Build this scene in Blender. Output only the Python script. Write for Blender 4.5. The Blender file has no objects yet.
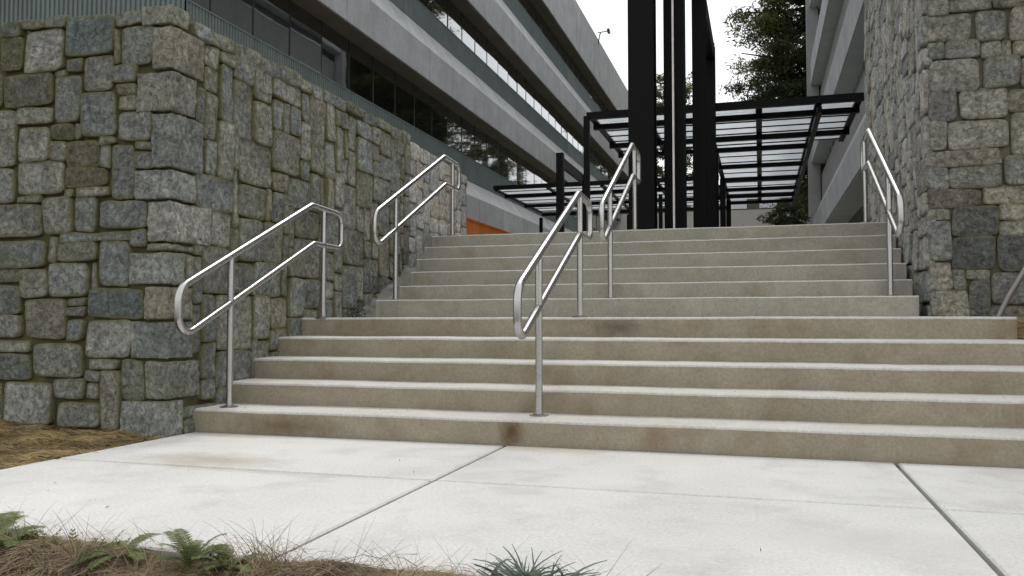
import bpy, bmesh, math, random
from mathutils import Vector, noise
R = math.radians
random.seed(7)
scene = bpy.context.scene
COL = scene.collection

# ------------------------------------------------------------------ helpers
def tag(o, label=None, cat=None, group=None, kind=None):
    if label: o['label'] = label
    if cat: o['category'] = cat
    if group: o['group'] = group
    if kind: o['kind'] = kind
    return o

def empty(name, loc, label, cat, group=None, rz=0.0):
    o = bpy.data.objects.new(name, None); COL.objects.link(o)
    o.location = loc; o.rotation_euler = (0, 0, rz); o.empty_display_size = .2
    return tag(o, label, cat, group, 'thing')

class MB:
    """collects geometry in world coordinates, links it as one mesh"""
    def __init__(s): s.v = []; s.f = []; s.m = []; s.c = []; s.sm = []
    def add(s, vs, fs, mi=0, col=(1, 1, 1, 0), smooth=False):
        n = len(s.v); s.v += [tuple(p) for p in vs]
        if isinstance(col, list): s.c += col
        else: s.c += [col] * len(vs)
        for f in fs: s.f.append(tuple(i + n for i in f)); s.m.append(mi); s.sm.append(smooth)
    def box(s, a, b, mi=0):
        x0, y0, z0 = a; x1, y1, z1 = b
        s.add([(x0,y0,z0),(x1,y0,z0),(x1,y1,z0),(x0,y1,z0),(x0,y0,z1),(x1,y0,z1),(x1,y1,z1),(x0,y1,z1)],
              [(0,3,2,1),(4,5,6,7),(0,1,5,4),(1,2,6,5),(2,3,7,6),(3,0,4,7)], mi)
    def prism(s, poly, y0, y1, mi=0):
        """poly: (x,z) counter-clockwise seen from -Y, extruded along Y"""
        n = len(poly)
        vs = [(x, y0, z) for x, z in poly] + [(x, y1, z) for x, z in poly]
        fs = [tuple(range(n)), tuple(range(2*n-1, n-1, -1))]
        for i in range(n):
            j = (i+1) % n; fs.append((i, i+n, j+n, j))
        s.add(vs, fs, mi)
    def tube(s, path, r, n=12, closed=False, mi=0, smooth=True, r2=None):
        P = [Vector(p) for p in path]; L = len(P); rings = []; vs = []
        prev = None
        for i, p in enumerate(P):
            if closed: t = (P[(i+1) % L] - P[i-1]).normalized()
            elif i == 0: t = (P[1]-P[0]).normalized()
            elif i == L-1: t = (P[-1]-P[-2]).normalized()
            else: t = (P[i+1]-P[i-1]).normalized()
            if prev is None:
                a = Vector((0,0,1)) if abs(t.z) < .9 else Vector((1,0,0))
                u = t.cross(a).normalized()
            else:
                u = prev - t*prev.dot(t)
                u = u.normalized() if u.length > 1e-6 else t.orthogonal().normalized()
            prev = u; w = t.cross(u)
            rr = r if r2 is None else r + (r2-r)*i/(L-1)
            for k in range(n):
                an = 2*math.pi*k/n
                vs.append(p + u*(rr*math.cos(an)) + w*(rr*math.sin(an)))
        fs = []
        for i in range(L if closed else L-1):
            j = (i+1) % L
            for k in range(n):
                l = (k+1) % n
                fs.append((i*n+k, i*n+l, j*n+l, j*n+k))
        if not closed:
            s.add(vs[:n], [tuple(range(n-1, -1, -1))], mi); s.add(vs[(L-1)*n:], [tuple(range(n))], mi)
        s.add(vs, fs, mi, smooth=smooth)
    def build(s, name, mats, parent=None, origin=None):
        me = bpy.data.meshes.new(name)
        o = bpy.data.objects.new(name, me); COL.objects.link(o)
        off = Vector((0,0,0))
        if parent is not None:
            off = world_loc(parent)
        elif origin is not None:
            off = Vector(origin)
        me.from_pydata([(x-off.x, y-off.y, z-off.z) for x, y, z in s.v], [], s.f)
        if not isinstance(mats, (list, tuple)): mats = [mats]
        for m in mats: me.materials.append(m)
        me.polygons.foreach_set('material_index', s.m)
        me.polygons.foreach_set('use_smooth', s.sm)
        ca = me.color_attributes.new('Col', 'FLOAT_COLOR', 'POINT')
        flat = []
        for c in s.c: flat += list(c)
        ca.data.foreach_set('color', flat)
        me.update()
        if parent is not None: o.parent = parent
        else: o.location = off
        return o

def world_loc(o):
    v = Vector(o.location)
    while o.parent: o = o.parent; v += Vector(o.location)
    return v

# ------------------------------------------------------------------ materials
def mat(name):
    m = bpy.data.materials.new(name); m.use_nodes = True
    nt = m.node_tree; b = nt.nodes['Principled BSDF']
    return m, nt, b

def N(nt, t, **kw):
    n = nt.nodes.new(t)
    for k, v in kw.items():
        if k in n.inputs: n.inputs[k].default_value = v
        else: setattr(n, k, v)
    return n

def coords(nt, scale=(1,1,1), kind='Object'):
    tc = N(nt, 'ShaderNodeTexCoord'); mp = N(nt, 'ShaderNodeMapping')
    mp.inputs['Scale'].default_value = scale
    nt.links.new(tc.outputs[kind], mp.inputs['Vector']); return mp.outputs['Vector']

def tex(nt, vec, scale, detail=6, rough=.6, dist=0.0):
    n = N(nt, 'ShaderNodeTexNoise'); n.inputs['Scale'].default_value = scale
    n.inputs['Detail'].default_value = detail; n.inputs['Roughness'].default_value = rough
    n.inputs['Distortion'].default_value = dist
    nt.links.new(vec, n.inputs['Vector']); return n.outputs['Fac']

def ramp(nt, fac, stops):
    r = N(nt, 'ShaderNodeValToRGB'); e = r.color_ramp.elements
    while len(e) > 1: e.remove(e[-1])
    e[0].position = stops[0][0]; e[0].color = (*stops[0][1], 1)
    for p, c in stops[1:]:
        x = e.new(p); x.color = (*c, 1)
    nt.links.new(fac, r.inputs['Fac']); return r.outputs['Color']

def mix(nt, fac, a, b, mode='MIX'):
    n = N(nt, 'ShaderNodeMix', data_type='RGBA', blend_type=mode)
    for s, v in ((0, fac), (6, a), (7, b)):
        if hasattr(v, 'is_linked') or hasattr(v, 'links'): nt.links.new(v, n.inputs[s])
        else: n.inputs[s].default_value = v if s == 0 else (*v, 1)
    return n.outputs[2]

def bump(nt, b, h, strength=.4, dist=.01):
    n = N(nt, 'ShaderNodeBump'); n.inputs['Strength'].default_value = strength
    n.inputs['Distance'].default_value = dist
    nt.links.new(h, n.inputs['Height']); nt.links.new(n.outputs['Normal'], b.inputs['Normal'])

def g3(v): return (v, v, v)

def spot(nt, c, r, ns=6):
    tc = N(nt, 'ShaderNodeNewGeometry'); sb = N(nt, 'ShaderNodeVectorMath', operation='SUBTRACT'); sb.inputs[1].default_value = c
    nt.links.new(tc.outputs['Position'], sb.inputs[0])
    dv = N(nt, 'ShaderNodeVectorMath', operation='DIVIDE'); dv.inputs[1].default_value = r; nt.links.new(sb.outputs[0], dv.inputs[0])
    ln = N(nt, 'ShaderNodeVectorMath', operation='LENGTH'); nt.links.new(dv.outputs[0], ln.inputs[0])
    n = tex(nt, tc.outputs['Position'], ns, 6, .7)
    ad = N(nt, 'ShaderNodeMath', operation='MULTIPLY_ADD'); ad.inputs[1].default_value = 1.4; nt.links.new(n, ad.inputs[0]); nt.links.new(ln.outputs['Value'], ad.inputs[2])
    mr = N(nt, 'ShaderNodeMapRange'); mr.inputs[1].default_value = 1.65; mr.inputs[2].default_value = .75; mr.inputs[3].default_value = 0; mr.inputs[4].default_value = 1
    nt.links.new(ad.outputs[0], mr.inputs[0]); return mr.outputs[0]

def concrete(name, c0, c1, stain=None, stain_amt=.0, rough=.9, fine=60, streak=False, bstr=.25, big=1.3, spots=()):
    m, nt, b = mat(name); v = coords(nt)
    col = ramp(nt, tex(nt, v, big, 8, .65), [(.3, c0), (.7, c1)])
    f = tex(nt, v, fine, 4, .7)
    col = mix(nt, .35, col, ramp(nt, f, [(.3, g3(.25)), (.75, g3(.8))]), 'OVERLAY')
    if stain:
        vs = coords(nt, (1.2, 1.2, .25) if streak else (1, 1, 1))
        s = tex(nt, vs, 2.6, 8, .68, .3)
        fac = N(nt, 'ShaderNodeMapRange'); fac.inputs[1].default_value = .5; fac.inputs[2].default_value = .72; fac.inputs[4].default_value = stain_amt
        nt.links.new(s, fac.inputs[0])
        col = mix(nt, fac.outputs[0], col, stain)
        pit = tex(nt, v, 9, 8, .8)
        pf = N(nt, 'ShaderNodeMapRange'); pf.inputs[1].default_value = .66; pf.inputs[2].default_value = .75; pf.inputs[4].default_value = .55*min(1, stain_amt*1.5)
        nt.links.new(pit, pf.inputs[0])
        col = mix(nt, pf.outputs[0], col, tuple(x*.35 for x in stain))
    for c_, r_, sc_, am in spots:
        q = N(nt, 'ShaderNodeMath', operation='MULTIPLY'); q.inputs[1].default_value = am; nt.links.new(spot(nt, c_, r_), q.inputs[0])
        col = mix(nt, q.outputs[0], col, sc_)
    nt.links.new(col, b.inputs['Base Color']); b.inputs['Roughness'].default_value = rough
    b.inputs['Specular IOR Level'].default_value = .25
    bump(nt, b, f, bstr, .004)
    return m

M = {}
def stone_mat(name, moss, mossmul=1.0, bstr=.8):
    m, nt, b = mat(name); v = coords(nt)
    at = N(nt, 'ShaderNodeAttribute', attribute_name='Col')
    n1 = tex(nt, v, 7, 8, .7, .4); n2 = tex(nt, v, 26, 7, .78, .6); n3 = tex(nt, v, 120, 3, .7); n4 = tex(nt, v, 2.2, 4, .6)
    col = mix(nt, .5, at.outputs['Color'], ramp(nt, n1, [(.32, g3(.18)), (.5, g3(.5)), (.68, g3(.82))]), 'OVERLAY')
    col = mix(nt, .85, col, ramp(nt, n2, [(.36, g3(.14)), (.5, g3(.5)), (.64, g3(.9))]), 'OVERLAY')
    col = mix(nt, .5, col, ramp(nt, n4, [(.3, g3(.3)), (.7, g3(.66))]), 'OVERLAY')
    # lichen and moss: its own patchy shape, thickest in the joints
    mp = tex(nt, v, 11, 7, .7)
    mm = N(nt, 'ShaderNodeMath', operation='MULTIPLY'); nt.links.new(at.outputs['Alpha'], mm.inputs[0]); nt.links.new(mp, mm.inputs[1])
    mr = N(nt, 'ShaderNodeMapRange'); mr.inputs[1].default_value = .10; mr.inputs[2].default_value = .48; mr.inputs[4].default_value = mossmul
    nt.links.new(mm.outputs[0], mr.inputs[0])
    col = mix(nt, mr.outputs[0], col, moss)
    sp = N(nt, 'ShaderNodeMapRange'); sp.inputs[1].default_value = .60; sp.inputs[2].default_value = .70; sp.inputs[4].default_value = .6
    nt.links.new(n3, sp.inputs[0])
    col = mix(nt, sp.outputs[0], col, (.34, .35, .34))
    sp_ = N(nt, 'ShaderNodeMath', operation='MULTIPLY'); sp_.inputs[1].default_value = .9; nt.links.new(spot(nt, (-3.835, -.3, .62), (.05, 1, .12), 14), sp_.inputs[0])
    col = mix(nt, sp_.outputs[0], col, (.6, .6, .58))
    nt.links.new(col, b.inputs['Base Color'])
    b.inputs['Roughness'].default_value = .85; b.inputs['Specular IOR Level'].default_value = .3
    rd = N(nt, 'ShaderNodeTexNoise', noise_type='RIDGED_MULTIFRACTAL'); rd.inputs['Scale'].default_value = 8; rd.inputs['Detail'].default_value = 9
    rd.inputs['Roughness'].default_value = .6; rd.inputs['Distortion'].default_value = .5; nt.links.new(v, rd.inputs['Vector'])
    r5 = N(nt, 'ShaderNodeMath', operation='MULTIPLY_ADD'); r5.inputs[1].default_value = .38; nt.links.new(rd.outputs['Fac'], r5.inputs[0]); nt.links.new(n2, r5.inputs[2])
    ad = N(nt, 'ShaderNodeMath', operation='ADD'); nt.links.new(n1, ad.inputs[0]); nt.links.new(r5.outputs[0], ad.inputs[1])
    bump(nt, b, ad.outputs[0], min(1, bstr*1.25), .045)
    return m
M['stone'] = stone_mat('wall_stone', (.22, .205, .085), .8)
M['stone_clean'] = stone_mat('pale_stone', (.22, .20, .14), .3, .5)
M['stone_right'] = stone_mat('warm_stone', (.21, .19, .10), .6)
M['mortar_right'] = concrete('lichen_mortar', (.13, .125, .085), (.22, .21, .165), (.10, .09, .035), .8, bstr=.8, big=4)
M['mortar'] = concrete('mossy_mortar', (.045, .043, .022), (.13, .12, .055), (.025, .025, .014), .6, bstr=.8, big=5)
M['mortar_pale'] = concrete('pale_mortar', (.20, .19, .155), (.28, .265, .215), (.12, .11, .07), .5, bstr=.5, big=5)
M['rubble'] = concrete('rough_cement', (.10, .10, .085), (.24, .235, .21), (.06, .058, .04), .7, bstr=1, big=7)
M['pave'] = concrete('pavement_concrete', (.50, .497, .482), (.60, .597, .585), (.37, .36, .335), .6, fine=70, bstr=.35, big=.9, spots=[((-2.75, -.93, 0), (.55, .28, 1), (.33, .29, .21), .75), ((-2.3, -1.15, 0), (.9, .07, 1), (.36, .33, .27), .6), ((-1.15, -.12, 0), (.5, .12, 1), (.42, .34, .22), .6), ((.3, -1.7, 0), (.7, .3, 1), (.5, .49, .46), .5), ((-3.2, -.1, 0), (.5, .1, 1), (.36, .31, .22), .7)])
M['joint'] = concrete('joint_filler', (.10, .095, .08), (.18, .17, .145))
M['tread'] = concrete('step_tread_concrete', (.44, .43, .40), (.56, .55, .52), (.33, .30, .25), .5, bstr=.4)
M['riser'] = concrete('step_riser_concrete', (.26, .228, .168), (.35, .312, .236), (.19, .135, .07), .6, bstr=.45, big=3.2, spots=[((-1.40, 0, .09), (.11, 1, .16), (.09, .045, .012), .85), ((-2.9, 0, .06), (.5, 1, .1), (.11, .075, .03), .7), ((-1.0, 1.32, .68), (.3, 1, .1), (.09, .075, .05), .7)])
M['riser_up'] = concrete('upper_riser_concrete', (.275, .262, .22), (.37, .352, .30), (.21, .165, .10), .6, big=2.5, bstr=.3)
M['plaza'] = concrete('plaza_concrete', (.34, .33, .31), (.42, .41, .39))
M['fascia'] = concrete('aggregate_fascia', (.33, .345, .36), (.47, .485, .50), (.24, .25, .25), .5, streak=True, fine=18, bstr=.8)
M['strip'] = concrete('smooth_ledge', (.29, .295, .29), (.36, .365, .36), (.2, .2, .19), .3, streak=True)
M['span'] = concrete('ribbed_panel', (.15, .19, .185), (.20, .24, .235), (.11, .13, .125), .4, streak=True)
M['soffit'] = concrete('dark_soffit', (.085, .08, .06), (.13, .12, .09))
M['soffit_pale'] = concrete('painted_soffit', (.36, .40, .38), (.44, .48, .46))
M['cream'] = concrete('cream_precast', (.70, .66, .61), (.80, .76, .71))
M['taupe'] = concrete('taupe_precast', (.22, .20, .17), (.28, .25, .22))
M['rust'] = concrete('orange_weathered_panel', (.42, .12, .02), (.58, .18, .035), (.2, .06, .02), .5, streak=True)

def steel(name, c, rough, aniso=False):
    m, nt, b = mat(name); v = coords(nt, (1, 1, 1))
    f = tex(nt, v, 35, 5, .7)
    r = N(nt, 'ShaderNodeMapRange'); r.inputs[3].default_value = rough*.75; r.inputs[4].default_value = rough*1.35
    nt.links.new(f, r.inputs[0]); nt.links.new(r.outputs[0], b.inputs['Roughness'])
    col = ramp(nt, tex(nt, v, 6, 6, .6), [(.3, tuple(x*.85 for x in c)), (.7, c)])
    nt.links.new(col, b.inputs['Base Color']); b.inputs['Metallic'].default_value = 1
    return m
M['inox'] = steel('brushed_stainless_steel', (.56, .55, .54), .27)
M['dullsteel'] = steel('dull_steel_plate', (.30, .28, .26), .5)
def paint(name, c, rough=.45, spec=.4):
    m, nt, b = mat(name); v = coords(nt)
    col = ramp(nt, tex(nt, v, 3, 6, .6), [(.3, c), (.75, tuple(x*1.6 for x in c))])
    nt.links.new(col, b.inputs['Base Color']); b.inputs['Roughness'].default_value = rough
    b.inputs['Specular IOR Level'].default_value = spec
    bump(nt, b, tex(nt, v, 80, 3), .05, .002)
    return m
M['black'] = paint('black_painted_steel', (.0028, .0028, .0032), .45, .1)
M['mullion'] = paint('dark_bronze_mullion', (.022, .022, .022), .4)
M['pipe'] = paint('pale_conduit', (.75, .70, .68), .5)

def glass_mat(name, tint, fac):
    m, nt, b = mat(name); v = coords(nt)
    b.inputs['Base Color'].default_value = (.012, .012, .011, 1); b.inputs['Roughness'].default_value = .05
    gl = N(nt, 'ShaderNodeBsdfGlossy'); gl.inputs['Color'].default_value = (*tint, 1); gl.inputs['Roughness'].default_value = .02
    fr = N(nt, 'ShaderNodeFresnel'); fr.inputs['IOR'].default_value = 1.5
    mr = N(nt, 'ShaderNodeMapRange'); mr.inputs[3].default_value = fac; mr.inputs[4].default_value = 1.0
    nt.links.new(fr.outputs[0], mr.inputs[0])
    mx = N(nt, 'ShaderNodeMixShader'); nt.links.new(mr.outputs[0], mx.inputs[0])
    nt.links.new(b.outputs[0], mx.inputs[1]); nt.links.new(gl.outputs[0], mx.inputs[2])
    nt.links.new(mx.outputs[0], nt.nodes['Material Output'].inputs['Surface'])
    bp = N(nt, 'ShaderNodeBump'); bp.inputs['Strength'].default_value = .03; bp.inputs['Distance'].default_value = .05
    nt.links.new(tex(nt, v, .8, 2), bp.inputs['Height']); nt.links.new(bp.outputs[0], gl.inputs['Normal'])
    return m
M['glass'] = glass_mat('tinted_reflective_glass', (.9, .92, .95), .26)

m, nt, b = mat('translucent_roof_panel'); M['panel'] = m
tr = N(nt, 'ShaderNodeBsdfTranslucent'); v = coords(nt)
pc = ramp(nt, tex(nt, v, 2.5, 7, .7), [(.3, (.66, .69, .72)), (.7, (.82, .84, .86))])
nt.links.new(pc, tr.inputs['Color']); nt.links.new(pc, b.inputs['Base Color']); b.inputs['Roughness'].default_value = .3
tp = N(nt, 'ShaderNodeBsdfTransparent'); tp.inputs['Color'].default_value = (.84, .86, .88, 1)
m1 = N(nt, 'ShaderNodeMixShader'); m1.inputs[0].default_value = .8
nt.links.new(b.outputs[0], m1.inputs[1]); nt.links.new(tr.outputs[0], m1.inputs[2])
m2 = N(nt, 'ShaderNodeMixShader'); m2.inputs[0].default_value = .35
nt.links.new(m1.outputs[0], m2.inputs[1]); nt.links.new(tp.outputs[0], m2.inputs[2])
nt.links.new(m2.outputs[0], nt.nodes['Material Output'].inputs['Surface'])

def leaf_mat(name, c0, c1, trans=.3):
    m, nt, b = mat(name)
    at = N(nt, 'ShaderNodeAttribute', attribute_name='Col')
    col = ramp(nt, at.outputs['Fac'], [(0, c0), (1, c1)])
    nt.links.new(col, b.inputs['Base Color']); b.inputs['Roughness'].default_value = .6
    b.inputs['Specular IOR Level'].default_value = .25
    t = N(nt, 'ShaderNodeBsdfTranslucent'); nt.links.new(col, t.inputs['Color'])
    mx = N(nt, 'ShaderNodeMixShader'); mx.inputs[0].default_value = trans
    nt.links.new(b.outputs[0], mx.inputs[1]); nt.links.new(t.outputs[0], mx.inputs[2])
    nt.links.new(mx.outputs[0], nt.nodes['Material Output'].inputs['Surface'])
    return m
M['pine'] = leaf_mat('pine_needles', (.018, .026, .010), (.13, .15, .05))
M['evergreen'] = leaf_mat('evergreen_leaves', (.02, .032, .014), (.10, .12, .045))
M['fern'] = leaf_mat('fern_fronds', (.055, .075, .024), (.19, .23, .09))
M['bluegrass'] = leaf_mat('blue_green_blades', (.05, .075, .05), (.24, .28, .22))
M['straw'] = leaf_mat('pine_straw', (.07, .047, .02), (.56, .42, .19), .12)
M['drygrass'] = leaf_mat('dry_grass', (.06, .042, .025), (.46, .36, .23), .15)
M['sprig'] = leaf_mat('creeping_sprigs', (.06, .075, .02), (.17, .19, .06))
M['litter'] = leaf_mat('leaf_crumbs', (.03, .02, .012), (.12, .08, .05), .1)
M['weed'] = leaf_mat('weed_leaves', (.02, .035, .014), (.06, .09, .03))
M['bark'] = concrete('tree_bark', (.06, .048, .036), (.12, .10, .08), (.03, .025, .02), .5, bstr=1.0, big=6)

m, nt, b = mat('ground_soil'); M['soil'] = m; v = coords(nt)
col = ramp(nt, tex(nt, v, 9, 10, .75), [(.3, (.05, .035, .018)), (.55, (.13, .088, .04)), (.72, (.23, .165, .08))])
far = ramp(nt, tex(nt, v, .6, 8, .7), [(.35, (.05, .06, .025)), (.65, (.10, .10, .05))])
ge = N(nt, 'ShaderNodeNewGeometry'); sx = N(nt, 'ShaderNodeSeparateXYZ'); nt.links.new(ge.outputs['Position'], sx.inputs[0])
ln = N(nt, 'ShaderNodeVectorMath', operation='LENGTH'); nt.links.new(ge.outputs['Position'], ln.inputs[0])
mr = N(nt, 'ShaderNodeMapRange'); mr.inputs[1].default_value = 9; mr.inputs[2].default_value = 16
nt.links.new(ln.outputs['Value'], mr.inputs[0])
nt.links.new(mix(nt, mr.outputs[0], col, far), b.inputs['Base Color']); b.inputs['Roughness'].default_value = 1
bump(nt, b, tex(nt, v, 60, 6, .8), 1, .02)

# ------------------------------------------------------------------ setting: ground
def smooth(a, b, x):
    t = max(0, min(1, (x-a)/(b-a))); return t*t*(3-2*t)
def bank(x, y):
    """ground height near the stairs"""
    z = -.06
    if y < -2.3: z -= .30*min(2.2, -2.3-y)
    mound = math.exp(-((y+2.60)/.20)**2)*(1-smooth(-.62, -.30, x))*(.135+.02*math.sin(x*5)+.05*noise.noise(Vector((x*5, y*5, 3))))
    if x < .2: z += mound
    if x < -3.5 and y > -2.2:                                   # straw bed beside the pavement
        z += .045 + .025*smooth(-1.3, -.2, y)*smooth(-3.55, -3.9, x) + .03*smooth(-3.6, -5.2, x)
        z += .03*noise.noise(Vector((x*4, y*4, 1)))+.02*noise.noise(Vector((x*11, y*11, 5)))
    if y > 4: z += (1.58-z)*smooth(4.5, 7, y)
    return z
mb = MB()
def axis(lo, hi, a, b, s, S):
    o = [lo]; x = lo
    while x < hi-1e-6:
        st = s if a <= x < b else max(s, min(S, .25*min(abs(x-a), abs(x-b))+s))
        x = min(hi, x+st); o.append(x)
    return o
xs = axis(-400, 400, -7, 3, .12, 60); ys = axis(-300, 600, -6, .2, .12, 60)
gv = [(x, y, bank(x, y)) for y in ys for x in xs]; W = len(xs)
mb.add(gv, [(j*W+i, j*W+i+1, (j+1)*W+i+1, (j+1)*W+i) for j in range(len(ys)-1) for i in range(W-1)], smooth=True)
tag(mb.build('ground', M['soil']), kind='structure')

# pavement: concrete slabs with tooled joints
mb = MB()
XC = [-3.55, -1.43, .65, 2.73, 4.81]; YC = [-2.44, -1.12, -.003]
mb.box((-3.53, -2.42, -.14), (4.8, -.002, -.03), 1)
for i in range(4):
    for j in range(2):
        gx = .010; gy = .008
        x0, x1, y0, y1 = XC[i]+gx, XC[i+1]-gx, YC[j]+gy, YC[j+1]-gy
        if i == 0: x0 = -3.55; gyl = .009
        if i == 0 and j == 0: y1 -= .007
        c = .007
        vs = [(x0,y0,-.13),(x1,y0,-.13),(x1,y1,-.13),(x0,y1,-.13),(x0,y0,-c),(x1,y0,-c),(x1,y1,-c),(x0,y1,-c),
              (x0+c,y0+c,0),(x1-c,y0+c,0),(x1-c,y1-c,0),(x0+c,y1-c,0)]
        fs = [(0,1,5,4),(1,2,6,5),(2,3,7,6),(3,0,4,7),(4,5,9,8),(5,6,10,9),(6,7,11,10),(7,4,8,11),(8,9,10,11)]
        mb.add(vs, fs, 0)
tag(mb.build('pavement', [M['pave'], M['joint']]), kind='structure')

mb = MB(); mb.box((-8.9, 3.95, 1.2), (2.7, 70, 1.645)); tag(mb.build('plaza', M['plaza']), kind='structure')
mb = MB(); mb.box((-40, .26, -.3), (-4.11, 5.2, 2.45)); tag(mb.build('terrace_ground', M['soil']), kind='structure')
# planting bed beside the landing
mb = MB()
n = 14; vs = []
for j in range(n):
    for i in range(30):
        x = 1.52+i*.13; y = 1.30+j*.075
        vs.append((x, y, .60+.12*smooth(1.3, 2.1, y)+.02*noise.noise(Vector((x*5, y*5, 0)))))
mb.add(vs, [(j*30+i, j*30+i+1, (j+1)*30+i+1, (j+1)*30+i) for j in range(n-1) for i in range(29)], smooth=True)
tag(mb.build('planting_bed_ground', M['soil']), kind='structure')

# ------------------------------------------------------------------ stairs
H = .15; T = .3307; LAND = .8163
YK = {k: (k-1)*T if k <= 5 else 4*T+LAND+(k-6)*T for k in range(1, 12)}
XL = {1:-3.60, 2:-3.55, 3:-3.62, 4:-3.64, 5:-3.64, 6:-3.30, 7:-3.22, 8:-3.25, 9:-3.33, 10:-3.38, 11:-3.43}
XR = {1: 4.8, 2: 4.8, 3: 4.8, 4: 4.8, 5: 1.56, 6: 1.13, 7: 1.14, 8: 1.15, 9: 1.16, 10: 1.17, 11: 1.19}
ZK = {k: k*H for k in range(12)}; ZK[6] = .912; ZK[11] = 1.652
st = empty('concrete_staircase', (-1.2, 0, 0), 'wide pale concrete staircase of two flights between rough stone walls', 'stairs')
for k in range(1, 12):
    y0 = YK[k]; y1 = YK[k+1]+.03 if k < 11 else 4.2
    z1 = ZK[k]; z0 = ZK[k-1]-.05 if k > 1 else -.1
    x0, x1 = XL[k], XR[k]
    r = .016 if k <= 5 else .010
    prof = [(y0+.004, z0), (y0, z1-r)]
    for a in range(1, 6):
        an = math.pi/2*a/5
        prof.append((y0+r-r*math.cos(an), z1-r+r*math.sin(an)))
    prof += [(y1, z1+.006)]
    nx = max(2, int((x1-x0)/.05)); mb = MB(); vs = []; P = len(prof)
    ends = .05 if k in (5, 6, 7, 8, 9, 10, 11) else .02
    for i in range(nx+1):
        x = x0+(x1-x0)*i/nx
        back = 0
        if i == 0 and k > 1: back = .012
        if i == nx and k >= 5: back = .012
        w = .005*noise.noise(Vector((x*1.4, k*3.1, 0)))+.004*noise.noise(Vector((x*6, k*7.7, 4)))
        wz = .002*noise.noise(Vector((x*9, k*2.3, 7)))+.0035*noise.noise(Vector((x*1.8, k*5.3, 9)))
        for q, (y, z) in enumerate(prof):
            yy = y + (w+back if q < P-1 else 0); zz = z + (wz if q >= 1 else 0)
            vs.append((x, yy, zz))
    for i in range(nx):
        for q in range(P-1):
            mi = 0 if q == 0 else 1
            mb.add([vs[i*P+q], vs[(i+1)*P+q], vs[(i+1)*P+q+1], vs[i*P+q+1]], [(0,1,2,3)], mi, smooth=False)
    for i, rev in ((0, 0), (nx, 1)):
        pts = [vs[i*P+q] for q in range(P)] + [(vs[i*P][0], y1, z0)]
        mb.add(pts, [tuple(range(len(pts)))[::-1] if not rev else tuple(range(len(pts)))], 0)
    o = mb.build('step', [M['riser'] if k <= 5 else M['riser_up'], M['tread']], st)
    # weld and round shading
    bm = bmesh.new(); bm.from_mesh(o.data); bmesh.ops.remove_doubles(bm, verts=bm.verts, dist=1e-5)
    for f in bm.faces: f.smooth = abs(f.normal.x) < .5
    bm.to_mesh(o.data); bm.free()
# rough mortar kerb filling the gap between the upper flight and the left wall
mb = MB(); rows = []
for i in range(40):
    y = 1.9+i*.056
    zt = .62+max(0, (y-2.0))*.4545+.05*noise.noise(Vector((y*5, 3, 1)))
    if y > 3.9: zt = 1.64
    for j in range(9):
        x = -3.66+j*.062
        z = zt-.05*j/8+.09*abs(noise.noise(Vector((x*16, y*16, 5))))+.05*noise.noise(Vector((x*9, y*9, 2)))-(.25 if j == 8 else 0)
        rows.append((x, y, z))
mb.add(rows, [(i*9+j, i*9+j+1, (i+1)*9+j+1, (i+1)*9+j) for i in range(39) for j in range(8)], smooth=True)
mb.build('mortar_fill', M['rubble'], st)

# ------------------------------------------------------------------ stone walls
PAL = [(.235,.245,.22),(.22,.23,.21),(.26,.262,.23),(.21,.222,.2),(.245,.235,.19),(.21,.215,.18),(.275,.275,.245),(.18,.192,.175),(.235,.235,.20),(.205,.222,.21)]
def scol(rng, pal=PAL):
    c = rng.choice(pal); k = rng.uniform(.84, 1.16); return tuple(x*k*1.32 for x in c)

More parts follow.
